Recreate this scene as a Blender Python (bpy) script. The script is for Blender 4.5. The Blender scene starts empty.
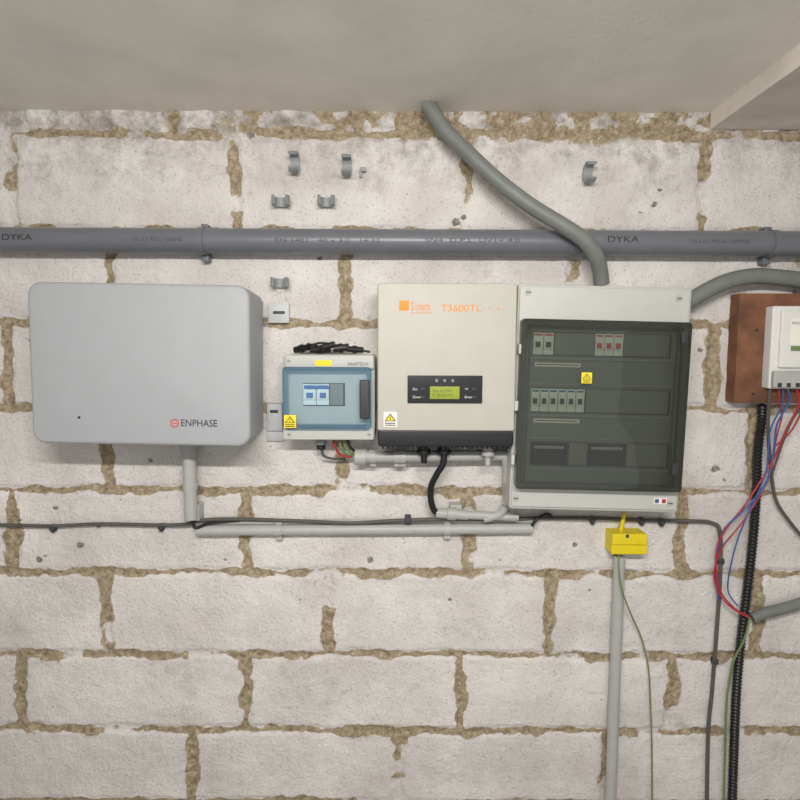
import bpy, bmesh, math, random
import numpy as np
from mathutils import Vector, Matrix
random.seed(4)
scene = bpy.context.scene
try:
    scene.view_settings.view_transform = 'Standard'
    scene.view_settings.look = 'None'
except Exception: pass

# ---------------------------------------------------------------- camera
F = 585.0
CAM = Vector((0, -1.6, 1.6))
rot = Matrix.Rotation(math.radians(85), 4, 'X') @ Matrix.Rotation(math.radians(0.2), 4, 'Z')
cd = bpy.data.cameras.new("camera")
cam = bpy.data.objects.new("camera", cd)
scene.collection.objects.link(cam)
cam.matrix_world = Matrix.Translation(CAM) @ rot
cd.sensor_width = 36; cd.lens = 36 * F / 800; cd.clip_start = 0.02
scene.camera = cam
R3 = rot.to_3x3()
def P(px, py, d=0.0):
    """survey helper: point seen at photo position (px,py) lying d metres off the wall"""
    v = R3 @ Vector((px - 400, 400 - py, -F))
    t = (-d - CAM.y) / v.y
    return CAM + v * t
def WX(px, py, d): return P(px, py, d).x
def WZ(px, py, d): return P(px, py, d).z

# ---------------------------------------------------------------- materials
def lin(c):
    return tuple(((v/255)/12.92 if v/255 <= 0.04045 else (((v/255)+0.055)/1.055)**2.4) for v in c) + (1,)
def mat(name, rgb, rough=0.5, metal=0.0, var=0.06, scale=25, bump=0.0, bscale=300, spec=0.5):
    m = bpy.data.materials.new(name); m.use_nodes = True
    nt = m.node_tree; b = nt.nodes["Principled BSDF"]
    b.inputs["Roughness"].default_value = rough
    b.inputs["Metallic"].default_value = metal
    b.inputs["Specular IOR Level"].default_value = spec
    tc = nt.nodes.new("ShaderNodeTexCoord")
    n = nt.nodes.new("ShaderNodeTexNoise"); n.inputs["Scale"].default_value = scale
    n.inputs["Detail"].default_value = 5
    nt.links.new(tc.outputs["Object"], n.inputs["Vector"])
    r = nt.nodes.new("ShaderNodeValToRGB")
    c = lin(rgb)
    r.color_ramp.elements[0].position = 0.3; r.color_ramp.elements[1].position = 0.7
    r.color_ramp.elements[0].color = tuple(x*(1-var) for x in c[:3])+(1,)
    r.color_ramp.elements[1].color = tuple(min(1, x*(1+var)) for x in c[:3])+(1,)
    nt.links.new(n.outputs["Fac"], r.inputs["Fac"])
    nt.links.new(r.outputs["Color"], b.inputs["Base Color"])
    if bump > 0:
        n2 = nt.nodes.new("ShaderNodeTexNoise"); n2.inputs["Scale"].default_value = bscale
        nt.links.new(tc.outputs["Object"], n2.inputs["Vector"])
        bp = nt.nodes.new("ShaderNodeBump"); bp.inputs["Strength"].default_value = bump
        bp.inputs["Distance"].default_value = 0.001
        nt.links.new(n2.outputs["Fac"], bp.inputs["Height"])
        nt.links.new(bp.outputs["Normal"], b.inputs["Normal"])
    return m
def glassmat(name, tint, gloss=0.02, ior=1.45, haze=0.0, hcol=(130,134,130)):
    m = bpy.data.materials.new(name); m.use_nodes = True
    nt = m.node_tree; nt.nodes.clear()
    o = nt.nodes.new("ShaderNodeOutputMaterial")
    t = nt.nodes.new("ShaderNodeBsdfTransparent"); t.inputs["Color"].default_value = lin(tint)
    df = nt.nodes.new("ShaderNodeBsdfDiffuse"); df.inputs["Color"].default_value = lin(hcol)
    m0 = nt.nodes.new("ShaderNodeMixShader"); m0.inputs[0].default_value = haze
    nt.links.new(t.outputs[0], m0.inputs[1]); nt.links.new(df.outputs[0], m0.inputs[2])
    g = nt.nodes.new("ShaderNodeBsdfGlossy"); g.inputs["Roughness"].default_value = gloss
    f = nt.nodes.new("ShaderNodeFresnel"); f.inputs["IOR"].default_value = ior
    mx = nt.nodes.new("ShaderNodeMixShader")
    nt.links.new(f.outputs[0], mx.inputs[0]); nt.links.new(m0.outputs[0], mx.inputs[1])
    nt.links.new(g.outputs[0], mx.inputs[2]); nt.links.new(mx.outputs[0], o.inputs[0])
    return m
M = dict(
 battery=mat("battery_grey", (166,169,173), 0.5, bump=0.15, bscale=600, var=0.02),
 body=mat("enclosure_light_grey", (190,191,186), 0.45, var=0.02),
 invert=mat("inverter_putty", (186,184,174), 0.5, bump=0.1, bscale=900, var=0.02),
 black=mat("black_plastic", (24,24,26), 0.45),
 dark=mat("dark_plastic", (50,52,54), 0.5),
 panel=mat("display_black", (32,34,36), 0.25),
 lcd=mat("lcd_green", (150,165,50), 0.3),
 orange=mat("orange_print", (240,150,55), 0.6, var=0.02),
 red=mat("red_print", (215,60,45), 0.5),
 ink=mat("black_ink", (35,35,38), 0.6),
 greyink=mat("grey_ink", (60,62,68), 0.6),
 pipe=mat("pipe_grey_pvc", (106,109,116), 0.35, var=0.05, scale=12),
 conduit=mat("conduit_grey_pvc", (174,175,172), 0.45, var=0.05),
 clip=mat("clip_grey", (145,150,152), 0.5, var=0.06),
 hose=mat("hose_grey", (116,120,117), 0.5, var=0.08),
 cable=mat("cable_grey", (86,84,80), 0.6, var=0.15),
 metal=mat("galvanised_steel", (182,184,185), 0.5, metal=0.15),
 white=mat("white_plastic", (222,222,218), 0.4, var=0.02),
 label=mat("paper_label", (235,233,225), 0.6, var=0.02),
 yellow=mat("yellow_plastic", (224,204,25), 0.45, var=0.04),
 ylabel=mat("yellow_label", (240,218,40), 0.5, var=0.02),
 wood=mat("red_brown_wood", (114,76,54), 0.75, var=0.4, scale=18, bump=0.6, bscale=80),
 wred=mat("wire_red", (172,42,48), 0.45),
 wblue=mat("wire_blue", (55,90,155), 0.45),
 wgreen=mat("wire_green", (112,132,80), 0.5),
 inner=mat("inner_cover_grey", (128,131,123), 0.5, var=0.04),
 slot=mat("din_slot_dark", (52,54,52), 0.5),
 breaker=mat("breaker_white", (236,238,234), 0.4, var=0.02),
 bblue=mat("breaker_blue", (60,110,170), 0.4),
 lid=glassmat("smoked_lid", (217,220,214), haze=0.03, ior=1.55),
 lidframe=glassmat("smoked_lid_edge", (210,213,208), 0.2, haze=0.25),
 lidblue=glassmat("blue_tinted_lid", (241,248,251), haze=0.04, hcol=(200,215,222)),
 lidblue2=glassmat("blue_tinted_lid_edge", (190,222,238), 0.15, haze=0.2, hcol=(120,175,205)),
)

# ---------------------------------------------------------------- mesh helpers
def finish(name, verts, faces, m, parent=None, smooth=40):
    me = bpy.data.meshes.new(name)
    me.from_pydata([tuple(v) for v in verts], [], faces)
    bm = bmesh.new(); bm.from_mesh(me)
    bmesh.ops.recalc_face_normals(bm, faces=bm.faces)
    bm.to_mesh(me); bm.free()
    if smooth:
        for p in me.polygons: p.use_smooth = True
        me.set_sharp_from_angle(angle=math.radians(smooth))
    me.materials.append(M[m] if isinstance(m, str) else m)
    ob = bpy.data.objects.new(name, me)
    scene.collection.objects.link(ob)
    if parent: attach(ob, parent)
    return ob
def attach(ob, parent):
    ob.parent = parent
    ob.matrix_parent_inverse = Matrix.Translation(-parent.location)
def empty(name, loc):
    e = bpy.data.objects.new(name, None); e.location = loc
    e.empty_display_size = 0.05
    scene.collection.objects.link(e); return e
def rrect(x0, x1, z0, z1, r, n=6):
    r = max(1e-5, min(r, (x1-x0)/2-1e-5, (z1-z0)/2-1e-5)); pts = []
    for cx, cz, a0 in ((x1-r, z1-r, 0), (x0+r, z1-r, 90), (x0+r, z0+r, 180), (x1-r, z0+r, 270)):
        for i in range(n+1):
            a = math.radians(a0 + 90*i/n)
            pts.append((cx + r*math.cos(a), cz + r*math.sin(a)))
    return pts
def rbox(name, x0, x1, z0, z1, yb, yf, r, edge, m, parent=None, back_inset=0.0, n=6):
    """rounded box standing off the wall; yb,yf = distance off wall of back and front"""
    prof = [(yb, back_inset)]
    if back_inset: prof.append((yb+(yf-yb)*0.5, back_inset*0.3))
    k = 5
    for i in range(k+1):
        a = math.pi/2*i/k
        prof.append((yf - edge + edge*math.sin(a), edge*(1-math.cos(a))))
    verts = []
    for y, ins in prof:
        for (x, z) in rrect(x0+ins, x1-ins, z0+ins, z1-ins, max(r-ins, 0.0004), n):
            verts.append((x, -y, z))
    N = 4*(n+1); faces = []
    for l in range(len(prof)-1):
        for i in range(N):
            j = (i+1) % N
            faces.append((l*N+i, l*N+j, (l+1)*N+j, (l+1)*N+i))
    faces.append(tuple(range(N)))
    faces.append(tuple(range((len(prof)-1)*N, len(prof)*N)))
    return finish(name, verts, faces, m, parent)
def fbox(name, l, r, t, b, yb, yf, cr, edge, m, parent=None, **k):
    """rbox whose front face edges are given by photo measurements"""
    my = (t+b)/2; mx = (l+r)/2
    return rbox(name, WX(l, my, yf), WX(r, my, yf), WZ(mx, b, yf), WZ(mx, t, yf), yb, yf, cr, edge, m, parent, **k)
def frame(name, x0, x1, z0, z1, w, yb, yf, r, m, parent=None, n=6):
    verts = []
    for y in (yb, yf):
        for ins in (0, w):
            for (x, z) in rrect(x0+ins, x1-ins, z0+ins, z1-ins, max(r-ins*0.6, 0.001), n):
                verts.append((x, -y, z))
    N = 4*(n+1); faces = []
    o0, i0, o1, i1 = 0, N, 2*N, 3*N
    for i in range(N):
        j = (i+1) % N
        faces += [(o0+i, o0+j, o1+j, o1+i), (i0+i, i0+j, i1+j, i1+i), (o1+i, o1+j, i1+j, i1+i), (o0+i, o0+j, i0+j, i0+i)]
    return finish(name, verts, faces, m, parent)
def catmull(pts, sub=8):
    out = []
    n = len(pts)
    for i in range(n-1):
        p0 = pts[max(i-1, 0)]; p1 = pts[i]; p2 = pts[i+1]; p3 = pts[min(i+2, n-1)]
        for s in range(sub):
            t = s/sub
            out.append(0.5*((2*p1)+(p2-p0)*t+(2*p0-5*p1+4*p2-p3)*t*t+(3*p1-p0-3*p2+p3)*t**3))
    out.append(pts[-1].copy()); return out
def tube(name, pts, r, m, parent=None, sub=8, seg=14, ridge=0, pitch=0.004):
    pts = [Vector(p) for p in pts]
    if sub > 1 and len(pts) > 2: pts = catmull(pts, sub)
    if ridge:
        L = [0]
        for i in range(1, len(pts)): L.append(L[-1] + (pts[i]-pts[i-1]).length)
        npts = int(L[-1]/(pitch/2)); res = []; k = 0
        for i in range(npts+1):
            s = L[-1]*i/npts
            while k < len(L)-2 and L[k+1] < s: k += 1
            t = (s-L[k])/max(1e-9, L[k+1]-L[k]); res.append(pts[k].lerp(pts[k+1], min(t, 1)))
        pts = res
    verts = []; faces = []
    t0 = (pts[1]-pts[0]).normalized()
    ref = Vector((0, 1, 0)) if abs(t0.y) < 0.9 else Vector((1, 0, 0))
    u = t0.cross(ref).normalized()
    for i, p in enumerate(pts):
        a = pts[max(i-1, 0)]; b = pts[min(i+1, len(pts)-1)]
        t = (b-a).normalized(); u = (u - t*u.dot(t)).normalized(); w = t.cross(u)
        rr = r*(1+(ridge if i % 2 else -ridge)) if ridge else r
        for s in range(seg):
            an = 2*math.pi*s/seg
            verts.append(p + u*math.cos(an)*rr + w*math.sin(an)*rr)
    for i in range(len(pts)-1):
        for s in range(seg):
            q = (s+1) % seg
            faces.append((i*seg+s, i*seg+q, (i+1)*seg+q, (i+1)*seg+s))
    faces.append(tuple(range(seg))); faces.append(tuple(range((len(pts)-1)*seg, len(pts)*seg)))
    return finish(name, verts, faces, m, parent, smooth=50)
def path(l): return [P(*p) for p in l]
def extrude(name, prof, origin, U, V, W, length, m, parent=None, smooth=30):
    o = Vector(origin); U = Vector(U); V = Vector(V); W = Vector(W); n = len(prof); verts = []
    for s in (-0.5, 0.5):
        for (a, b) in prof: verts.append(o+U*a+V*b+W*(s*length))
    faces = [(i, (i+1) % n, n+(i+1) % n, n+i) for i in range(n)] + [tuple(range(n)), tuple(range(n, 2*n))]
    return finish(name, verts, faces, m, parent, smooth)
def text(name, s, px, py, hpx, d, m, parent=None, wpx=None, align='LEFT'):
    c = bpy.data.curves.new(name, 'FONT'); c.body = s; c.align_x = 'LEFT'; c.align_y = 'CENTER'
    c.size = 1.0; c.extrude = 0.0; c.resolution_u = 3
    o = bpy.data.objects.new(name+"_tmp", c); scene.collection.objects.link(o)
    bpy.context.view_layer.update()
    me = bpy.data.meshes.new_from_object(o.evaluated_get(bpy.context.evaluated_depsgraph_get()))
    bpy.data.objects.remove(o)
    vs = np.array([v.co[:] for v in me.vertices])
    x0, x1 = vs[:, 0].min(), vs[:, 0].max(); y0, y1 = vs[:, 1].min(), vs[:, 1].max()
    a = P(px, py, d); top = P(px, py-hpx/2, d); bot = P(px, py+hpx/2, d)
    h = (top-bot).length; sy = h/(y1-y0)
    sx = sy if wpx is None else (P(px+wpx, py, d)-a).length/(x1-x0)
    for v in me.vertices:
        x, y = v.co.x, v.co.y
        v.co = Vector((a.x+(x-x0)*sx, -d, (a.z)+(y-(y0+y1)/2)*sy))
    me.materials.clear(); me.materials.append(M[m])
    ob = bpy.data.objects.new(name, me); scene.collection.objects.link(ob)
    if parent: attach(ob, parent)
    return ob
def screw(name, px, py, d, r, parent, m='conduit'):
    c = P(px, py, d)
    tube(name, [c+Vector((0, 0.003, 0)), c+Vector((0, -0.002, 0))], r, m, parent, sub=1, seg=16)
    rbox(name+"_slot", c.x-r*0.7, c.x+r*0.7, c.z-r*0.14, c.z+r*0.14, d+0.0015, d+0.0026, 0.0002, 0.0001, 'dark', parent, n=1)
def warn(name, l, r, t, b, d, parent, base='label'):
    fbox(name, l, r, t, b, d-0.0005, d+0.0008, 0.001, 0.0002, base, parent, n=2)
    cx = (l+r)/2; h = (b-t)
    A = P(cx, t+h*0.08, d+.0012); s = (r-l)*0.42
    B = P(cx-s, t+h*0.62, d+.0012); C = P(cx+s, t+h*0.62, d+.0012)
    finish(name+"_triangle_border", [A, B, C], [(0, 1, 2)], 'ink', parent, 0)
    G = (A+B+C)/3
    tri = [G+(q-G)*0.72+Vector((0, -0.0004, 0)) for q in (A, B, C)]
    finish(name+"_triangle", tri, [(0, 1, 2)], 'ylabel', parent, 0)
    fbox(name+"_bolt", cx-0.4, cx+0.4, t+h*0.3, t+h*0.53, d+.0015, d+.0019, 0.0002, 0.0001, 'ink', parent, n=1)
    for i in range(2):
        yy = t+h*(0.72+0.13*i)
        fbox(name+"_text_%d" % i, l+1.5, r-1.5, yy, yy+h*0.06, d+.0008, d+.0012, 0.0002, 0.0001, 'ink', parent, n=1)

# ---------------------------------------------------------------- room
ZC = WZ(400, 112, 0.0)
ZC3 = WZ(740, 131, 0.0)
XL, XR = -2.2, 2.2
step = 0.0040
nx = int((XR-XL)/step)+1; nz = int(ZC/step)+2
xs = np.linspace(XL, XR, nx); zs = np.linspace(0, ZC+0.004, nz)
X, Z = np.meshgrid(xs, zs)
def vnoise(scale, seed, xx=None, zz=None):
    xx = X if xx is None else xx; zz = Z if zz is None else zz
    rg = np.random.RandomState(seed)
    g = rg.rand(int((ZC+1)/scale)+6, int((XR-XL+1)/scale)+6)
    u = (xx-XL+0.3)/scale; w = (zz+0.3)/scale
    i = np.floor(u).astype(int); j = np.floor(w).astype(int); fu = u-i; fw = w-j
    fu = fu*fu*(3-2*fu); fw = fw*fw*(3-2*fw)
    i = np.clip(i, 0, g.shape[1]-2); j = np.clip(j, 0, g.shape[0]-2)
    return (g[j, i]*(1-fu)+g[j, i+1]*fu)*(1-fw)+(g[j+1, i]*(1-fu)+g[j+1, i+1]*fu)*fw
def fbm(scale, seed, o=4):
    s = 0; a = 1; t = 0
    for k in range(o):
        if scale/2**k < 0.004: break
        s = s+a*vnoise(scale/2**k, seed+k*17); t += a; a *= 0.55
    return s/t
def sst(a, b, v):
    t = np.clip((v-a)/(b-a), 0, 1); return t*t*(3-2*t)
lines_px = [(655, 655), (573, 573), (491, 491), (408, 408), (323, 323), (232, 232)]
lines = [WZ(400, a, 0) for a, b in lines_px]
hgt = 0.226
zt = lines[0]-hgt
while zt > 0.05: lines.append(zt); zt -= hgt
lines = sorted(lines)
top_line = WZ(300, 134, 0); lines.append(top_line)
def row(xsp, ymid): return [WX(a, ymid, 0) for a in xsp]
course_j = {}
nb = len(lines)
def above(zpx): return int(np.argmin([abs(l-WZ(400, zpx, 0)) for l in lines]))
course_j[above(232)] = row((237, 470, 704), 180)
course_j[above(323)] = row((110, 345, 573, 798), 290)
course_j[above(408)] = row((8, 246, 470, 712), 365)
course_j[above(491)] = row((108, 342, 560, 752), 450)
course_j[above(573)] = row((14, 246, 468, 681), 530)
course_j[above(655)] = row((107, 329, 549, 757), 615)
course_j[above(655)-1] = row((22, 246, 460, 672), 680)
Zw = Z+(fbm(0.11, 3, 3)-0.5)*0.018+(fbm(0.025, 203, 3)-0.5)*0.010
Xw = X+(fbm(0.08, 9, 3)-0.5)*0.020+(fbm(0.022, 209, 3)-0.5)*0.012
dz = np.full(X.shape, 9.0)
for l in lines: dz = np.minimum(dz, np.abs(Zw-l))
ci = np.searchsorted(np.array(lines), Zw)-1
dx = np.full(X.shape, 9.0)
for k in range(-1, nb):
    js = course_j.get(k)
    if js is None: js = [(-1.5+0.6*i+(0.3 if k % 2 else 0)) for i in range(6)]
    js = sorted(js); js = [js[0]-0.6*i for i in (3, 2, 1)]+js+[js[-1]+0.6*i for i in (1, 2, 3)]
    dk = np.full(X.shape, 9.0)
    for j in js: dk = np.minimum(dk, np.abs(Xw-j))
    dx = np.where(ci == k, dk, dx)
wn = fbm(0.06, 21, 5)
wH = 0.0120*np.clip(2.6*wn-0.40, 0.15, 2); wV = 0.0175*np.clip(2.2*wn-0.15, 0.3, 2)
dj = np.minimum(dz/wH, dx/wV)
expo = sst(0.28, 0.44, fbm(0.12, 40, 4))
mort = sst(1.4, 0.7, dj)*(0.25+0.75*expo)
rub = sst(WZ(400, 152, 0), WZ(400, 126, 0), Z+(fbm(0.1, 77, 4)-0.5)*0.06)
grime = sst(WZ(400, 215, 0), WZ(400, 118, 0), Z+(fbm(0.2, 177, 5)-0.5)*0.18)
rubm = rub*sst(0.42, 0.54, fbm(0.045, 81, 4))*(0.35+0.65*sst(-0.55, -0.3, X))
mort = np.maximum(mort, rubm)
groove = sst(1.9, 0.5, np.minimum(dz/0.010, dx/0.012))
fine = fbm(0.02, 55, 3)
off = 0.006*groove - 0.0095*mort*(fine-0.25) + 0.0024*(fbm(0.25, 5, 3)-0.5)*2 + 0.0026*(fbm(0.035, 6, 3)-0.5)*2
off += rub*(fbm(0.045, 88, 4)-0.55)*0.034
chip = np.zeros(X.shape)
chips = [(655,205,7),(640,212,4),(55,508,5),(80,545,6),(40,560,7),(45,556,5),(98,527,4),(660,190,4),(700,350,5),(150,460,5),(455,222,9),(463,217,6),
         (575,545,5),(225,560,4),(590,590,3),(300,600,3),(780,250,5),(715,470,8),(725,480,6),(30,340,5),(320,258,6),(370,560,6),(500,560,4),(250,135,8),(120,500,4),(450,600,3),(20,520,5)]
for (a, b, r) in chips:
    p = P(a, b, 0); rr = r*0.0018
    chip = np.maximum(chip, sst(1.3, 0.5, np.hypot(X-p.x, (Z-p.z)*1.3)/rr+(fine-0.5)*1.5))
off += 0.002*chip
off = np.clip(off, -0.009, 0.015)
verts = np.stack([X.ravel(), off.ravel(), Z.ravel()], 1).astype(np.float32)
ii = (np.arange(nz-1)[:, None]*nx+np.arange(nx-1)[None, :]).ravel()
quads = np.stack([ii, ii+1, ii+1+nx, ii+nx], 1).astype(np.int32)
me = bpy.data.meshes.new("wall_back")
me.vertices.add(len(verts)); me.vertices.foreach_set("co", verts.ravel())
me.loops.add(quads.size); me.loops.foreach_set("vertex_index", quads.ravel())
me.polygons.add(len(quads)); me.polygons.foreach_set("loop_start", np.arange(0, quads.size, 4, dtype=np.int32))
me.polygons.foreach_set("use_smooth", np.ones(len(quads), dtype=bool))
me.update(calc_edges=True)
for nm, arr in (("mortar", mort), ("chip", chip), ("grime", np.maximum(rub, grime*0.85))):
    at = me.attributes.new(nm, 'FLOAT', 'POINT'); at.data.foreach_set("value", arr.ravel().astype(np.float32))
wall = bpy.data.objects.new("wall_back", me); scene.collection.objects.link(wall)

wm = bpy.data.materials.new("painted_blockwork"); wm.use_nodes = True
nt = wm.node_tree; L = nt.links; bs = nt.nodes["Principled BSDF"]; bs.inputs["Roughness"].default_value = 0.75
bs.inputs["Specular IOR Level"].default_value = 0.25
tc = nt.nodes.new("ShaderNodeTexCoord")
def noise(sc, det=5, ro=0.6):
    n = nt.nodes.new("ShaderNodeTexNoise"); n.inputs["Scale"].default_value = sc
    n.inputs["Detail"].default_value = det; n.inputs["Roughness"].default_value = ro
    L.new(tc.outputs["Object"], n.inputs["Vector"]); return n.outputs["Fac"]
def ramp(src, *st):
    r = nt.nodes.new("ShaderNodeValToRGB"); e = r.color_ramp.elements
    while len(e) < len(st): e.new(0.5)
    for k, (p, c) in enumerate(st): e[k].position = p; e[k].color = c
    L.new(src, r.inputs[0]); return r.outputs["Color"]
def mix(f, a, b, bt='MIX'):
    m = nt.nodes.new("ShaderNodeMix"); m.data_type = 'RGBA'; m.blend_type = bt
    if isinstance(f, float): m.inputs[0].default_value = f
    else: L.new(f, m.inputs[0])
    L.new(a, m.inputs[6]); L.new(b, m.inputs[7]); return m.outputs[2]
def math_(op, a, b):
    m = nt.nodes.new("ShaderNodeMath"); m.operation = op
    for k, v in enumerate((a, b)):
        if isinstance(v, (int, float)): m.inputs[k].default_value = v
        else: L.new(v, m.inputs[k])
    return m.outputs[0]
def attr(n):
    a = nt.nodes.new("ShaderNodeAttribute"); a.attribute_name = n; return a.outputs["Fac"]
W_, G_ = (0, 0, 0, 1), (1, 1, 1, 1)
paint = ramp(noise(4, 6), (0.32, lin((204,199,195))), (0.68, lin((233,230,227))))
pits = ramp(noise(150, 4, 0.6), (0.30, lin((155,150,143))), (0.43, G_))
paint = mix(0.6, paint, pits, 'MULTIPLY')
sm = ramp(noise(7, 9, 0.8), (0.54, W_), (0.70, G_))
smudge = ramp(noise(40), (0.3, lin((156,150,142))), (0.7, lin((202,197,190))))
paint = mix(math_('MULTIPLY', sm, 0.65), paint, smudge)
thin = ramp(noise(28, 9, 0.75), (0.62, W_), (0.69, G_))
tcol = ramp(noise(80), (0.3, lin((152,140,120))), (0.7, lin((196,189,174))))
paint = mix(math_('MULTIPLY', thin, 0.6), paint, tcol)
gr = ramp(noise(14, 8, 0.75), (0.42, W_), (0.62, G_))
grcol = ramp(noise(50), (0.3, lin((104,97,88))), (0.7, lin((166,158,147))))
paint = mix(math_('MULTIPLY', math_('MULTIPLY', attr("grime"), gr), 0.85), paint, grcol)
mcol = ramp(noise(75, 8, 0.75), (0.3, lin((98,85,68))), (0.46, lin((152,136,111))), (0.62, lin((186,173,149))), (0.76, lin((214,207,195))))
mm = math_('ADD', attr("mortar"), math_('MULTIPLY', math_('SUBTRACT', noise(75, 8, 0.8), 0.5), 2.2))
mm = ramp(mm, (0.44, W_), (0.56, G_))
mm = math_('MULTIPLY', mm, ramp(attr("mortar"), (0.06, W_), (0.22, G_)))
col = mix(mm, paint, mcol)
chc = ramp(noise(120), (0.3, lin((95,92,88))), (0.7, lin((165,160,150))))
cm = math_('ADD', attr("chip"), math_('MULTIPLY', math_('SUBTRACT', noise(130, 6, 0.7), 0.5), 1.6))
cm = math_('MULTIPLY', ramp(cm, (0.55, W_), (0.7, G_)), ramp(attr("chip"), (0.05, W_), (0.3, G_)))
col = mix(cm, col, chc)
L.new(col, bs.inputs["Base Color"])
bp = nt.nodes.new("ShaderNodeBump"); bp.inputs["Strength"].default_value = 0.9; bp.inputs["Distance"].default_value = 0.005
hh = math_('ADD', noise(110, 6, 0.65), math_('MULTIPLY', noise(35, 4), 0.8))
L.new(hh, bp.inputs["Height"]); L.new(bp.outputs["Normal"], bs.inputs["Normal"])
me.materials.append(wm)

def slab(name, x0, x1, y0, y1, z0, z1, m):
    v = [(x, y, z) for x in (x0, x1) for y in (y0, y1) for z in (z0, z1)]
    f = [(0,1,3,2),(4,5,7,6),(0,1,5,4),(2,3,7,6),(0,2,6,4),(1,3,7,5)]
    return finish(name, v, f, m, None, 0)
mc = mat("ceiling_board_paint", (238,234,226), 0.8, var=0.07, scale=6, bump=0.4, bscale=120)
mj = mat("ceiling_joist_paint", (218,211,201), 0.8, var=0.12, scale=9, bump=0.4, bscale=90)
mf = mat("concrete_floor", (165,162,157), 0.85, var=0.2, scale=6, bump=0.6, bscale=60)
msw = mat("painted_side_wall", (212,209,205), 0.85, var=0.08, scale=5, bump=0.6, bscale=70)
YB = -3.6
slab("ceiling", XL-0.1, XR+0.1, YB, 0.1, ZC, ZC+0.12, mc)
slab("floor", XL-0.1, XR+0.1, YB, 0.1, -0.1, 0.0, mf)
slab("wall_left", XL-0.1, XL, YB, 0.1, 0, ZC, msw)
slab("wall_right", XR, XR+0.1, YB, 0.1, 0, ZC, msw)
xb = WX(708, 131, 0)
slab("trim_1", xb, xb+0.24, YB, -0.0095, ZC3, ZC+0.001, mj)

# ---------------------------------------------------------------- soil pipe
r = 0.0325; yc = 0.0425
pl = P(0, 240, yc+0.0); pr = P(800, 244, yc)
dirp = (pr-pl).normalized()
e = empty("drain_pipe", P(400, 242, yc))
A = pl - dirp*(pl.x-(XL+0.001)); B = pr + dirp*(XR-0.001-pr.x)
tube("pipe_tube", [A, B], r, 'pipe', e, sub=1, seg=48)
for k, px in enumerate((203, 771)):
    c = P(px, 242, yc); c.z = (pl + dirp*((c.x-pl.x)/dirp.x)).z
    tube("pipe_bracket_%d" % k, [c-Vector((0.008, 0, 0)), c+Vector((0.008, 0, 0))], r+0.0035, 'pipe', e, sub=1, seg=40)
    rbox("bracket_foot_%d" % k, c.x-0.009, c.x+0.009, c.z-r-0.018, c.z-r+0.004, 0, 0.03, 0.002, 0.002, 'pipe', e)
    rbox("bracket_head_%d" % k, c.x-0.009, c.x+0.009, c.z+r-0.004, c.z+r+0.014, 0, 0.03, 0.002, 0.002, 'pipe', e)
dp = yc+r+0.0006
text("print_maker", "DYKA", 2, 237, 6, dp, 'ink', e, 30)
text("print_size", "110 x 3.2  PVC-U 1329/4102", 132, 239, 4, dp, 'greyink', e, 50)
text("print_size_b", "EN 1401   40 x 3.0   14:32", 275, 240, 3.5, dp, 'greyink', e, 105)
text("print_size_c", "SN4  D.P.L  UV1+ 4.0", 425, 240, 4, dp, 'greyink', e, 95)
text("print_maker_b", "DYKA", 608, 239, 6, dp, 'ink', e, 31)
text("print_size_d", "110 x 3.2  PVC-U 1329/4102", 690, 241, 3.5, dp, 'greyink', e, 60)

# ---------------------------------------------------------------- battery enclosure
d = 0.185
e = empty("battery_cabinet", P(140, 365, 0.1))
fbox("cover", 29, 249.5, 283, 445, 0.022, d, 0.032, 0.009, 'battery', e, back_inset=0.006)
fbox("back_plate", 52, 256, 300, 434, 0.0, 0.024, 0.01, 0.002, 'metal', e)
c0 = P(175.5, 422.5, d)
ring = []; fr = []
for i in range(32):
    a = 2*math.pi*i/32
    for rr in (0.0105, 0.0078): ring.append((c0.x+rr*math.cos(a), -d-0.0008, c0.z+rr*math.sin(a)))
for i in range(32):
    j = (i+1) % 32; fr.append((2*i, 2*j, 2*j+1, 2*i+1))
finish("logo_ring", ring, fr, 'red', e, 0)
rbox("logo_dash", c0.x-0.0055, c0.x+0.0055, c0.z-0.0013, c0.z+0.0013, d-0.001, d+0.001, 0.0004, 0.0002, 'red', e, n=2)
text("logo_text", "ENPHASE", 182, 422.0, 7.0, d+0.0008, 'ink', e, 36)
screw("indicator_hole", 80, 418, d, 0.003, e, 'black')
e.rotation_euler = (0, math.radians(0.8), 0)

e = empty("mounting_bracket", P(277, 313, 0.01))
fbox("plate", 268, 289, 303, 323, 0, 0.012, 0.002, 0.001, 'metal', e)
fbox("slot", 273, 285, 311, 314, 0.011, 0.0125, 0.002, 0.0002, 'dark', e)
e = empty("mounting_bracket", P(277, 420, 0.01))
fbox("arm", 267, 282, 404, 431, 0, 0.013, 0.002, 0.001, 'metal', e)
fbox("arm_lower", 267, 284, 431.5, 441, 0, 0.010, 0.002, 0.001, 'metal', e)
fbox("slot", 270, 278, 410, 413, 0.012, 0.0135, 0.002, 0.0002, 'dark', e)

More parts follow.
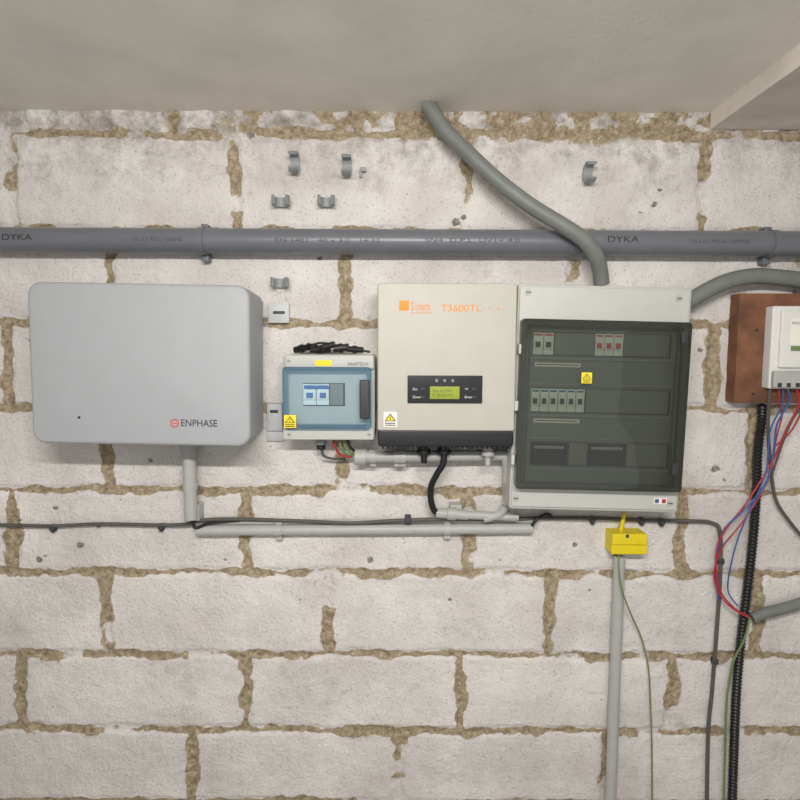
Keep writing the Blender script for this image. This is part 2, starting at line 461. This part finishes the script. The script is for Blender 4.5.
# ---------------------------------------------------------------- conduit from cabinet
e = empty("cable_conduit", P(360, 528, 0.02))
x = WX(190, 480, 0.045)
tube("drop_tube", [(x, -0.045, WZ(190, 440, 0.045)), (x, -0.045, WZ(190, 519, 0.045))], 0.0175, 'conduit', e, sub=1, seg=24)
tube("collar", [(x, -0.045, WZ(190, 444, 0.045)), (x, -0.045, WZ(190, 457, 0.045))], 0.022, 'conduit', e, sub=1, seg=24)
tube("nut", [(x, -0.045, WZ(190, 482, 0.045)), (x, -0.045, WZ(190, 489, 0.045))], 0.0195, 'conduit', e, sub=1, seg=24)
fbox("drop_saddle", 184, 199, 505, 521, 0, 0.04, 0.003, 0.002, 'conduit', e)
tube("run_tube", path([(197, 530.5, 0.019), (532, 528.5, 0.019)]), 0.0145, 'conduit', e, sub=1, seg=20)
tube("run_trim", path([(197, 522.5, 0.010), (532, 520.5, 0.010)]), 0.0075, 'conduit', e, sub=1, seg=12)
def saddle(nm, px, py, parent, r=0.0145, w=0.018, d=0.019, m='conduit'):
    c = P(px, py, d)
    tube(nm, [c-Vector((w/2, 0, 0)), c+Vector((w/2, 0, 0))], r+0.003, m, parent, sub=1, seg=24)
    rbox(nm+"_foot", c.x-w/2, c.x+w/2, c.z-r-0.014, c.z-r+0.004, 0, 0.022, 0.003, 0.002, m, parent)
    rbox(nm+"_head", c.x-w/2, c.x+w/2, c.z+r-0.004, c.z+r+0.012, 0, 0.022, 0.003, 0.002, m, parent)
saddle("saddle_a", 279, 530, e); saddle("saddle_b", 447, 529, e)

# dark cable along the wall
e = empty("wall_cable", P(400, 520, 0.005))
tube("cable_run", path([(-60, 526, .013),(0, 525, .013),(50, 526, .013),(100, 524, .013),(160, 525, .014),(188, 524, .02),(196, 521, .025),(230, 519, .024),(300, 521, .024),(352, 523, .03),(408, 520, .034),(470, 519, .03),(520, 519, .02),(540, 518, .013),
   (590, 518, .013),(640, 520, .013),(690, 521, .013),(712, 523, .013),(720, 533, .013),(720, 580, .013),(716, 640, .013),(712, 692, .013),(708, 740, .013),(706, 880, .013)]), 0.0052, 'cable', e, seg=10)
tube("cable_tail", path([(193, 520, .03),(196, 528, .03),(210, 523, .026),(240, 520, .022)]), 0.0045, 'black', e, seg=8)
tube("cable_tail_b", path([(532, 526, .03),(537, 519, .03),(547, 514, .02),(552, 517, .014)]), 0.0045, 'black', e, seg=8)
for k, (a, b) in enumerate([(54, 527),(162, 526),(592, 519),(641, 520),(661, 521),(-30,526),(720,560),(714,660)]):
    c = P(a, b, 0.006)
    rbox("cable_clip_%d" % k, c.x-0.007, c.x+0.007, c.z-0.0075, c.z+0.0075, 0, 0.0200, 0.004, 0.003, 'greyink', e)
    rbox("clip_nail_%d" % k, c.x-0.005, c.x+0.005, c.z-0.014, c.z-0.005, 0, 0.015, 0.003, 0.002, 'dark', e)
c = P(408, 520, .03)
rbox("cable_clip_c", c.x-0.009, c.x+0.009, c.z-0.008, c.z+0.008, 0, 0.041, 0.004, 0.003, 'greyink', e)

# ---------------------------------------------------------------- spare conduit clips
def cclip(px, py, vertical=True, s=1.0):
    c = P(px, py, 0.014)
    e = empty("conduit_clip", c)
    ro, ri = 0.021*s+0.006, 0.021*s
    prof = []
    for i in range(17):
        a = math.radians(50+260*i/16); prof.append((ro*math.cos(a), ro*math.sin(a)))
    for i in range(17):
        a = math.radians(310-260*i/16); prof.append((ri*math.cos(a), ri*math.sin(a)))
    o = Vector((c.x, -ro-0.007, c.z))
    if vertical:
        extrude("clip_ring", prof, o, (0, -1, 0), (0, 0, 1), (1, 0, 0), 0.024, 'clip', e)
    else:
        extrude("clip_ring", prof, o, (0, -1, 0), (1, 0, 0), (0, 0, 1), 0.024, 'clip', e)
    rbox("clip_base", c.x-0.011, c.x+0.011, c.z-0.011, c.z+0.011, 0, 0.012, 0.002, 0.001, 'clip', e)
cclip(295, 164, True, 0.95); cclip(347, 167, True, 0.95); cclip(588, 174, True, 0.95)
cclip(282, 202, False, 0.85); cclip(327, 202, False, 0.8); cclip(281, 283, False, 0.85)
e = empty("wall_hook", P(363, 172, 0.01))
fbox("hook_plate", 360, 366, 167, 171, 0, 0.016, 0.001, 0.001, 'clip', e)
fbox("hook_leg", 359.5, 362, 168, 177, 0, 0.012, 0.001, 0.001, 'clip', e)

# ---------------------------------------------------------------- isolator enclosure
e = empty("isolator_enclosure", P(329, 400, 0.05))
d0 = 0.085
fbox("body", 283.5, 375, 354.5, 440, 0.0, d0, 0.010, 0.004, 'body', e)
fbox("body_front_top", 285, 374, 355.5, 369, d0-0.001, d0+0.012, 0.005, 0.003, 'body', e)
fbox("body_front_bottom", 283, 374, 428, 440, d0-0.001, d0+0.012, 0.005, 0.003, 'body', e)
fbox("window_insert", 290, 366, 374, 424, d0-0.001, d0+0.001, 0.004, 0.0005, 'body', e)
fbox("din_slot", 303, 345, 383, 406, d0, d0+0.003, 0.002, 0.0005, 'dark', e)
def breaker(l, r, t, b, d, parent, nm, tog='dark', lab='label'):
    fbox(nm, l, r, t, b, d, d+0.006, 0.001, 0.0008, 'breaker', parent, n=2)
    h = b-t
    fbox(nm+"_nose", l+0.4, r-0.4, t+h*0.25, b-h*0.25, d+0.005, d+0.010, 0.001, 0.0008, 'breaker', parent, n=2)
    fbox(nm+"_toggle", l+(r-l)*0.25, r-(r-l)*0.25, t+h*0.42, t+h*0.66, d+0.0095, d+0.014, 0.0008, 0.0006, tog, parent, n=2)
    fbox(nm+"_tag", l+1, r-1, t+h*0.06, t+h*0.14, d+0.006, d+0.0065, 0.0002, 0.0001, lab, parent, n=1)
breaker(303, 316, 384, 405, d0+0.002, e, "breaker_a", 'bblue', 'bblue')
breaker(316.5, 329, 384, 405, d0+0.002, e, "breaker_b", 'bblue', 'bblue')
fbox("breaker_label", 304, 329, 386, 389, d0+0.0125, d0+0.013, 0.0005, 0.0002, 'bblue', e, n=1)
fbox("blank", 330, 343, 384, 405, d0+0.002, d0+0.007, 0.001, 0.0005, 'inner', e)
my = 398; dl = d0+0.03
x0, x1 = WX(282.5, my, dl), WX(371, my, dl); z0, z1 = WZ(329, 429, dl), WZ(329, 367, dl)
frame("lid_edge", x0, x1, z0, z1, 0.010, d0-0.002, dl-0.0015, 0.010, 'lidblue2', e)
rbox("lid_pane", x0+0.001, x1-0.001, z0+0.001, z1-0.001, dl-0.0012, dl, 0.010, 0.0006, 'lidblue', e)
fbox("lid_handle", 359.5, 369.5, 380, 419, dl-0.001, dl+0.008, 0.004, 0.003, 'dark', e)
fbox("yellow_sticker", 315, 332, 360, 366, d0+0.011, d0+0.0126, 0.0005, 0.0002, 'ylabel', e, n=1)
text("maker_text", "KRAFTECH", 348, 364, 3.2, d0+0.0128, 'ink', e, 20)
warn("warning_label", 284, 296, 415, 428, dl+0.0005, e, 'ylabel')
screw("screw_a", 289, 361, d0+0.012, 0.005, e); screw("screw_b", 289, 434.5, d0+0.012, 0.005, e); screw("screw_c", 369, 434.5, d0+0.012, 0.005, e)
cc = P(321, 441, 0.045)
tube("gland", [(cc.x, -0.045, cc.z+0.02), (cc.x, -0.045, cc.z-0.022)], 0.012, 'black', e, sub=1, seg=12)
tube("gland_nut", [(cc.x, -0.045, cc.z+0.004), (cc.x, -0.045, cc.z-0.008)], 0.016, 'clip', e, sub=1, seg=6)
tube("lead_grey", path([(322, 450, .045),(324, 456, .04),(334, 459, .03),(345, 459, .02)]), 0.0035, 'cable', e)
tube("lead_red", path([(333, 436, .06),(335, 447, .065),(341, 455, .055),(352, 457, .045)]), 0.003, 'wred', e)
tube("lead_green", path([(339, 436, .06),(341, 447, .065),(346, 454, .055),(354, 455, .045)]), 0.003, 'wgreen', e)
tube("lead_green_b", path([(343, 436, .055),(345, 446, .06),(350, 452, .055),(356, 453, .045)]), 0.003, 'wgreen', e)
tube("lead_black", path([(347, 436, .055),(349, 445, .06),(353, 450, .055),(358, 453, .045)]), 0.0035, 'black', e)

# spare connectors lying on top of the box
e = empty("solar_cable_connectors", P(330, 349, 0.05))
for k, (a, b, c_, d_, rr) in enumerate([(295,350,309,347,.0085),(307,346,322,350,.009),(318,349,335,344,.0085),(333,349,349,347,.0095),(347,349,363,350,.008),(310,350,330,350,.0075)]):
    p0 = P(a, b, .05+.004*k); p1 = P(c_, d_, .07-.004*k)
    tube("connector_%d" % k, [p0, p1], rr, 'black', e, sub=1, seg=12)
    tube("connector_nut_%d" % k, [p0.lerp(p1, .35), p0.lerp(p1, .6)], rr*1.3, 'black', e, sub=1, seg=8)
tube("connector_lead", path([(300, 350, .05),(320, 343, .055),(345, 347, .055),(370, 352, .045)]), 0.003, 'black', e)

# ---------------------------------------------------------------- inverter
e = empty("solar_inverter", P(447, 365, 0.07))
d = 0.14
fbox("case", 377.5, 516, 283, 431, 0.012, d, 0.006, 0.004, 'invert', e)
fbox("wall_plate", 395, 500, 300, 440, 0.0, 0.014, 0.002, 0.001, 'metal', e)
fbox("base", 377.5, 513.5, 430.5, 447, 0.02, d-0.003, 0.010, 0.004, 'black', e)
for k in range(26):
    a = 382+k*5
    fbox("heatsink_fin_%d" % k, a, a+1.6, 442, 449, 0.02, d-0.02, 0.0005, 0.0005, 'dark', e, n=1)
fbox("logo_mark", 399, 409, 300.5, 310.5, d-0.001, d+0.0006, 0.002, 0.0002, 'orange', e, n=2)
text("logo_text", "Solark", 411, 306, 8, d+0.0008, 'orange', e, 20)
text("logo_sub", "SOLAR INVERTERS", 411, 312.5, 2, d+0.0008, 'orange', e, 20)
text("model_text", "T3600TL", 441, 308, 7, d+0.0008, 'orange', e, 40)
text("model_text_b", "- 1 - 2 -", 484, 308, 3, d+0.0008, 'orange', e, 20)
fbox("display_panel", 407.5, 482.5, 375.5, 403.5, d-0.001, d+0.002, 0.003, 0.001, 'panel', e)
fbox("lcd", 430, 459.5, 386.5, 399, d+0.001, d+0.003, 0.001, 0.0004, 'lcd', e)
text("lcd_text", "Pac 412W\nE 18.2kWh", 433, 393, 7, d+0.0033, 'greyink', e, 20)
for k, a in enumerate((437, 445, 453)):
    fbox("icon_%d" % k, a-2, a+1.5, 378.5, 382.5, d+0.001, d+0.0024, 0.001, 0.0002, 'greyink', e)
    text("icon_text_%d" % k, "A", a-1.5, 380.5, 2.5, d+0.003, 'label', e)
for k, (a, b, s) in enumerate([(412, 389, "Esc"), (412, 397, "Down"), (464, 389, "Up"), (464, 397, "Enter")]):
    text("key_text_%d" % k, s, a+1, b, 2.4, d+0.0025, 'label', e)
    fbox("key_%d" % k, a+9 if a < 450 else a+8, a+13 if a < 450 else a+12, b-1.2, b+1.2, d+0.0015, d+0.0035, 0.001, 0.0005, 'dark', e)
warn("warning_label", 383.5, 397, 412, 427, d+0.0005, e)
for k, (a, t) in enumerate([(424, 448), (444, 448), (488, 450)]):
    c = P(a, t, 0.075)
    m_ = 'black' if k < 2 else 'conduit'
    tube("gland_%d" % k, [(c.x, -0.075, c.z+0.02), (c.x, -0.075, c.z-0.016)], 0.0145, m_, e, sub=1, seg=18)
    tube("gland_nut_%d" % k, [(c.x, -0.075, c.z-0.004), (c.x, -0.075, c.z-0.014)], 0.018, m_, e, sub=1, seg=8)
    tube("gland_tip_%d" % k, [(c.x, -0.075, c.z-0.012), (c.x, -0.075, c.z-0.04)], 0.008, m_, e, sub=1, seg=12)
tube("mains_lead", path([(444, 452, .075),(443, 464, .075),(437, 474, .07),(431, 487, .055),(431, 500, .05),(434, 510, .045),(440, 513, .042)]), 0.0085, 'black', e)

e = empty("cable_conduit", P(430, 456, 0.035))
tube("run_tube", path([(356, 457, .045), (500, 455, .045)]), 0.0155, 'conduit', e, sub=1, seg=20)
tube("end_coupler", path([(355, 457, .045), (366, 457, .045)]), 0.0215, 'conduit', e, sub=1, seg=20)
tube("elbow", path([(485, 455, .045), (500, 455, .045), (506, 457, .045),(508, 466, .045),(508, 482, .045)]), 0.0155, 'conduit', e, seg=20)
for k, a in enumerate((373, 397, 403)):
    c = P(a, 456.5, 0.045)
    tube("ring_%d" % k, [c-Vector((0.008, 0, 0)), c+Vector((0.008, 0, 0))], 0.0195, 'conduit', e, sub=1, seg=20)
    rbox("foot_%d" % k, c.x-0.008, c.x+0.008, c.z-0.028, c.z-0.012, 0, 0.045, 0.003, 0.002, 'conduit', e)

e = empty("conduit_fitting", P(470, 514, 0.035))
tube("adaptor", path([(436, 513, .04), (468, 515, .04)]), 0.0135, 'conduit', e, sub=1, seg=20)
tube("adaptor_nut", path([(447, 513.5, .04), (456, 514, .04)]), 0.018, 'conduit', e, sub=1, seg=8)
tube("adaptor_tip", path([(468, 515, .04), (518, 517, .04)]), 0.0115, 'conduit', e, sub=1, seg=16)
tube("tee", path([(484, 519, .04), (500, 514, .045), (505, 506, .05)]), 0.011, 'conduit', e, seg=16)
fbox("fitting_foot", 450, 462, 505, 519, 0, 0.035, 0.003, 0.002, 'conduit', e)

# ---------------------------------------------------------------- consumer unit
e = empty("consumer_unit", P(600, 400, 0.06))
d = 0.115
bx = fbox("body", 513.5, 685, 286, 511, 0.0, d, 0.008, 0.004, 'body', e)
mx, my = 602, 405
dd = d+0.036
fbox("front_panel", 515.5, 683.5, 288, 509, d-0.001, d+0.005, 0.006, 0.003, 'body', e)
x0, x1 = WX(519, my, dd), WX(687.5, my, dd); z0, z1 = WZ(mx, 491, dd), WZ(mx, 320.5, dd)
d1 = d+0.005
rbox("inner_cover", x0+0.006, x1-0.006, z0+0.006, z1-0.006, d-0.001, d1+0.002, 0.004, 0.001, 'inner', e)
d2 = d1+0.002
for nm, (t, b) in {"slot_top": (333, 357), "slot_mid": (389, 414), "slot_low": (443, 467)}.items():
    fbox(nm, 531, 670, t, b, d2-0.001, d2+0.0006, 0.001, 0.0003, 'slot', e, n=2)
    fbox(nm+"_lip", 527, 674, t-4, t-2.5, d2-0.001, d2+0.004, 0.0006, 0.0005, 'clip', e, n=2)
    fbox(nm+"_lip_low", 527, 674, b+2.5, b+4, d2-0.001, d2+0.004, 0.0006, 0.0005, 'clip', e, n=2)
for k in range(2): breaker(532+k*10.5, 542+k*10.5, 334, 356, d2, e, "main_breaker_%d" % k, 'dark', 'red')
for k in range(3): breaker(594+k*9.5, 603+k*9.5, 334, 356, d2, e, "isolator_%d" % k, 'red', 'red')
for k in range(6): breaker(531+k*9, 539.4+k*9, 390, 413, d2, e, "circuit_breaker_%d" % k, 'dark', 'bblue')
fbox("blank_top", 623, 668, 334, 356, d2, d2+0.004, 0.001, 0.0005, 'inner', e)
fbox("blank_top_b", 553.5, 593, 334, 356, d2, d2+0.004, 0.001, 0.0005, 'inner', e)
fbox("blank_mid", 586, 668, 390, 413, d2, d2+0.004, 0.001, 0.0005, 'inner', e)
fbox("blank_low", 570, 588, 444, 466, d2, d2+0.004, 0.001, 0.0005, 'inner', e)
fbox("blank_low_b", 628, 668, 444, 466, d2, d2+0.004, 0.001, 0.0005, 'inner', e)
for k, (l, r_) in enumerate([(533, 567), (590, 626)]):
    fbox("meter_%d" % k, l, r_, 445, 465, d2, d2+0.006, 0.001, 0.0008, 'panel', e)
    fbox("meter_strip_%d" % k, l+2, r_-2, 447, 450, d2+0.005, d2+0.0065, 0.0005, 0.0003, 'clip', e)
for k, t in enumerate((364, 420)):
    fbox("circuit_chart_%d" % k, 534, 580, t, t+4, d2, d2+0.0008, 0.0002, 0.0001, 'label', e, n=1)
    fbox("circuit_chart_line_%d" % k, 536, 578, t+1.5, t+2.3, d2+.0005, d2+0.0012, 0.0002, 0.0001, 'ink', e, n=1)
frame("door_edge", x0, x1, z0, z1, 0.014, d1-0.004, dd-0.0025, 0.008, 'lidframe', e)
frame("door_rib", x0+0.020, x1-0.030, z0+0.014, z1-0.014, 0.003, dd-0.008, dd-0.0025, 0.006, 'lidframe', e)
rbox("door_pane", x0+0.0005, x1-0.0005, z0+0.0005, z1-0.0005, dd-0.002, dd, 0.008, 0.0008, 'lid', e)
for k, (a, b) in enumerate(((688, 336), (681, 468))):
    fbox("latch_%d" % k, a-7, a-1, b-6, b+6, dd-0.001, dd+0.005, 0.003, 0.002, 'dark', e)
for k, (a, b) in enumerate(((519.5, 351), (516.5, 408), (514, 462))):
    fbox("hinge_%d" % k, a-1.5, a+2, b-5, b+5, d1, dd-0.004, 0.003, 0.002, 'body', e)
warn("warning_label", 581, 591.5, 373, 384, dd+0.0004, e, 'ylabel')
for k, (a, b) in enumerate(((526, 294), (677, 297), (518, 500), (672, 502))):
    screw("screw_%d" % k, a, b, d1, 0.0085, e)
fbox("test_label", 656, 669, 497, 503, d1, d1+0.001, 0.0005, 0.0002, 'label', e)
fbox("test_label_strip", 657, 661, 498, 502, d1+.0009, d1+0.0013, 0.0003, 0.0001, 'wblue', e)
fbox("test_label_strip_b", 664, 668, 498, 502, d1+.0009, d1+0.0013, 0.0003, 0.0001, 'wred', e)
e.rotation_euler = (0, math.radians(1.2), 0)

# ---------------------------------------------------------------- flexible hoses
e = empty("flexible_conduit", P(520, 200, 0.09))
pts = path([(424, 92, .05),(430, 108, .055),(444, 129, .062),(468, 153, .075),(498, 181, .09),(531, 206, .10),(562, 225, .107),(584, 240, .107),(596, 256, .097),(600, 270, .075),(601.5, 284, .062)])
pts[0].z = ZC-0.001; pts[0].x = WX(424, 100, .05)
tube("hose", pts, 0.0195, 'hose', e, ridge=0.02, seg=20, pitch=0.008)
e = empty("flexible_conduit", P(750, 280, 0.05))
tube("hose", path([(681, 304, .06),(691, 300, .06),(706, 291, .06),(728, 281, .058),(755, 276, .05),(785, 278, .045),(830, 283, .04),(890, 282, .04),(960, 260, .035)]), 0.0205, 'hose', e, ridge=0.02, seg=20, pitch=0.008)
e = empty("flexible_hose", P(780, 610, 0.03))
tube("hose", path([(752, 618, .024),(765, 613, .024),(785, 608, .024),(810, 600, .024),(850, 585, .024)]), 0.0150, 'hose', e, ridge=0.02, seg=16, pitch=0.008)

# ---------------------------------------------------------------- meter board
e = empty("electric_meter", P(775, 348, 0.03))
fbox("backboard", 737, 862, 293.5, 403, 0.0, 0.045, 0.003, 0.002, 'wood', e)
fbox("meter_base", 771, 850, 306, 389, 0.044, 0.075, 0.006, 0.004, 'white', e)
fbox("meter_face", 781, 846, 310, 368, 0.074, 0.085, 0.005, 0.004, 'white', e)
fbox("terminal_cover", 774, 848, 371, 388, 0.074, 0.088, 0.004, 0.003, 'conduit', e)
fbox("meter_label", 791, 820, 318, 345, 0.085, 0.0858, 0.0005, 0.0002, 'label', e)
fbox("meter_label_green", 791, 806, 346, 351, 0.085, 0.0862, 0.0005, 0.0002, 'wgreen', e)
text("meter_text", "SINGLE PHASE", 792, 323, 2.5, 0.0862, 'ink', e, 18)
for k in range(5): fbox("terminal_%d" % k, 778+k*9, 782+k*9, 383, 387, .087, .0895, 0.001, 0.0005, 'dark', e)
for k, (a, b) in enumerate(((757, 330), (753, 394))): screw("board_screw_%d" % k, a, b, 0.045, 0.004, e, 'dark')
e = empty("corrugated_cable_sleeve", P(752, 550, .018))
tube("sleeve", path([(762, 405, .03),(762, 420, .02),(758, 450, .019),(756, 500, .019),(752, 550, .019),(746, 600, .019),(740, 650, .019),(736, 700, .019),(733, 780, .019),(730, 880, .019)]), 0.0110, 'black', e, ridge=0.14, pitch=0.010, seg=14)
e = empty("meter_wiring", P(750, 500, .05))
tube("wire_red", path([(797, 390, .08),(799, 404, .075),(786, 430, .06),(772, 462, .05),(745, 505, .045),(722, 535, .03),(716, 560, .022),(720, 590, .03),(734, 608, .04),(748, 616, .042)]), 0.0025, 'wred', e)
tube("wire_red_b", path([(779, 390, .08),(779, 402, .07),(782, 415, .06),(776, 440, .05),(768, 480, .045),(744, 520, .045),(722, 548, .027),(714, 575, .02),(722, 598, .03),(738, 612, .042),(750, 618, .042)]), 0.0020, 'wred', e)
tube("wire_blue", path([(788, 390, .08),(789, 402, .07),(777, 425, .06),(773, 455, .05),(765, 485, .045),(742, 512, .045),(724, 530, .03),(717, 555, .022),(716, 580, .02),(719, 600, .02)]), 0.0025, 'wblue', e)
tube("wire_blue_b", path([(783, 390, .08),(782, 405, .07),(770, 432, .055),(765, 475, .05),(742, 528, .045),(732, 560, .035),(728, 590, .025),(738, 606, .038)]), 0.0020, 'wblue', e)
tube("wire_grey", path([(770, 390, .07),(769, 402, .065),(768, 430, .045),(771, 470, .03),(776, 500, .02),(790, 522, .02),(806, 540, .02),(830, 560, .02)]), 0.0045, 'cable', e)
tube("wire_grey_b", path([(806, 390, .08),(804, 404, .075),(792, 420, .06),(780, 450, .045),(772, 475, .035)]), 0.0032, 'cable', e)
tube("wire_earth", path([(750, 618, .045),(744, 640, .038),(734, 660, .028),(729, 685, .016),(726, 720, .013),(722, 880, .013)]), 0.0028, 'wgreen', e)
tube("wire_red_c", path([(812, 390, .08),(803, 408, .075),(795, 425, .06),(786, 437, .05),(774, 447, .045)]), 0.0022, 'wred', e)

# ---------------------------------------------------------------- yellow earth terminal box
e = empty("earth_terminal_box", P(630, 545, 0.03))
fbox("box", 611.5, 647.5, 538, 554.5, 0.0, 0.05, 0.003, 0.002, 'yellow', e)
fbox("lid", 612.5, 647, 534, 545, 0.0, 0.056, 0.003, 0.002, 'yellow', e)
fbox("notch", 626, 629, 534.5, 538, 0.053, 0.0565, 0.001, 0.0002, 'dark', e)
tube("earth_lead", path([(625, 513, .03),(623, 520, .03),(621, 530, .028),(621, 538, .03)]), 0.0055, 'yellow', e)
tube("earth_wire", path([(619, 552, .03),(619, 570, .05),(622, 590, .05),(630, 612, .035),(641, 637, .014),(648, 665, .013),(650, 692, .013),(652, 760, .013),(652, 880, .013)]), 0.0022, 'wgreen', e)
e = empty("cable_conduit", P(616, 640, 0.02))
x = WX(616.5, 625, .018)
tube("riser_tube", [(x, -0.0205, WZ(616, 556, .018)), (x, -0.0205, 0.0)], 0.0155, 'conduit', e, sub=1, seg=24)

# ---------------------------------------------------------------- lamp and daylight
e = empty("ceiling_batten_light", (0, -1.75, ZC-0.03))
mo = bpy.data.materials.new("lit_diffuser"); mo.use_nodes = True
pb = mo.node_tree.nodes["Principled BSDF"]; pb.inputs["Emission Color"].default_value = (1, 0.97, 0.92, 1); pb.inputs["Emission Strength"].default_value = 3
def bx3(nm, x0, x1, y0, y1, z0, z1, m):
    o = slab(nm, x0, x1, y0, y1, z0, z1, m); attach(o, e); return o
bx3("housing", -0.55, 0.55, -1.80, -1.70, ZC-0.03, ZC, M['white'])
bx3("diffuser", -0.54, 0.54, -1.79, -1.71, ZC-0.055, ZC-0.03, mo)
ld = bpy.data.lights.new("batten_lamp", 'AREA'); ld.shape = 'RECTANGLE'; ld.size = 1.05; ld.size_y = 0.10
ld.energy = 58; ld.color = (1.0, 0.965, 0.92)
lo = bpy.data.objects.new("batten_lamp", ld); scene.collection.objects.link(lo)
lo.location = (0, -1.75, ZC-0.06); lo.rotation_euler = (math.radians(42), 0, 0)
attach(lo, e)
w = bpy.data.worlds.new("world"); scene.world = w; w.use_nodes = True
w.node_tree.nodes["Background"].inputs[0].default_value = (0.97, 0.97, 0.985, 1)
w.node_tree.nodes["Background"].inputs[1].default_value = 0.78
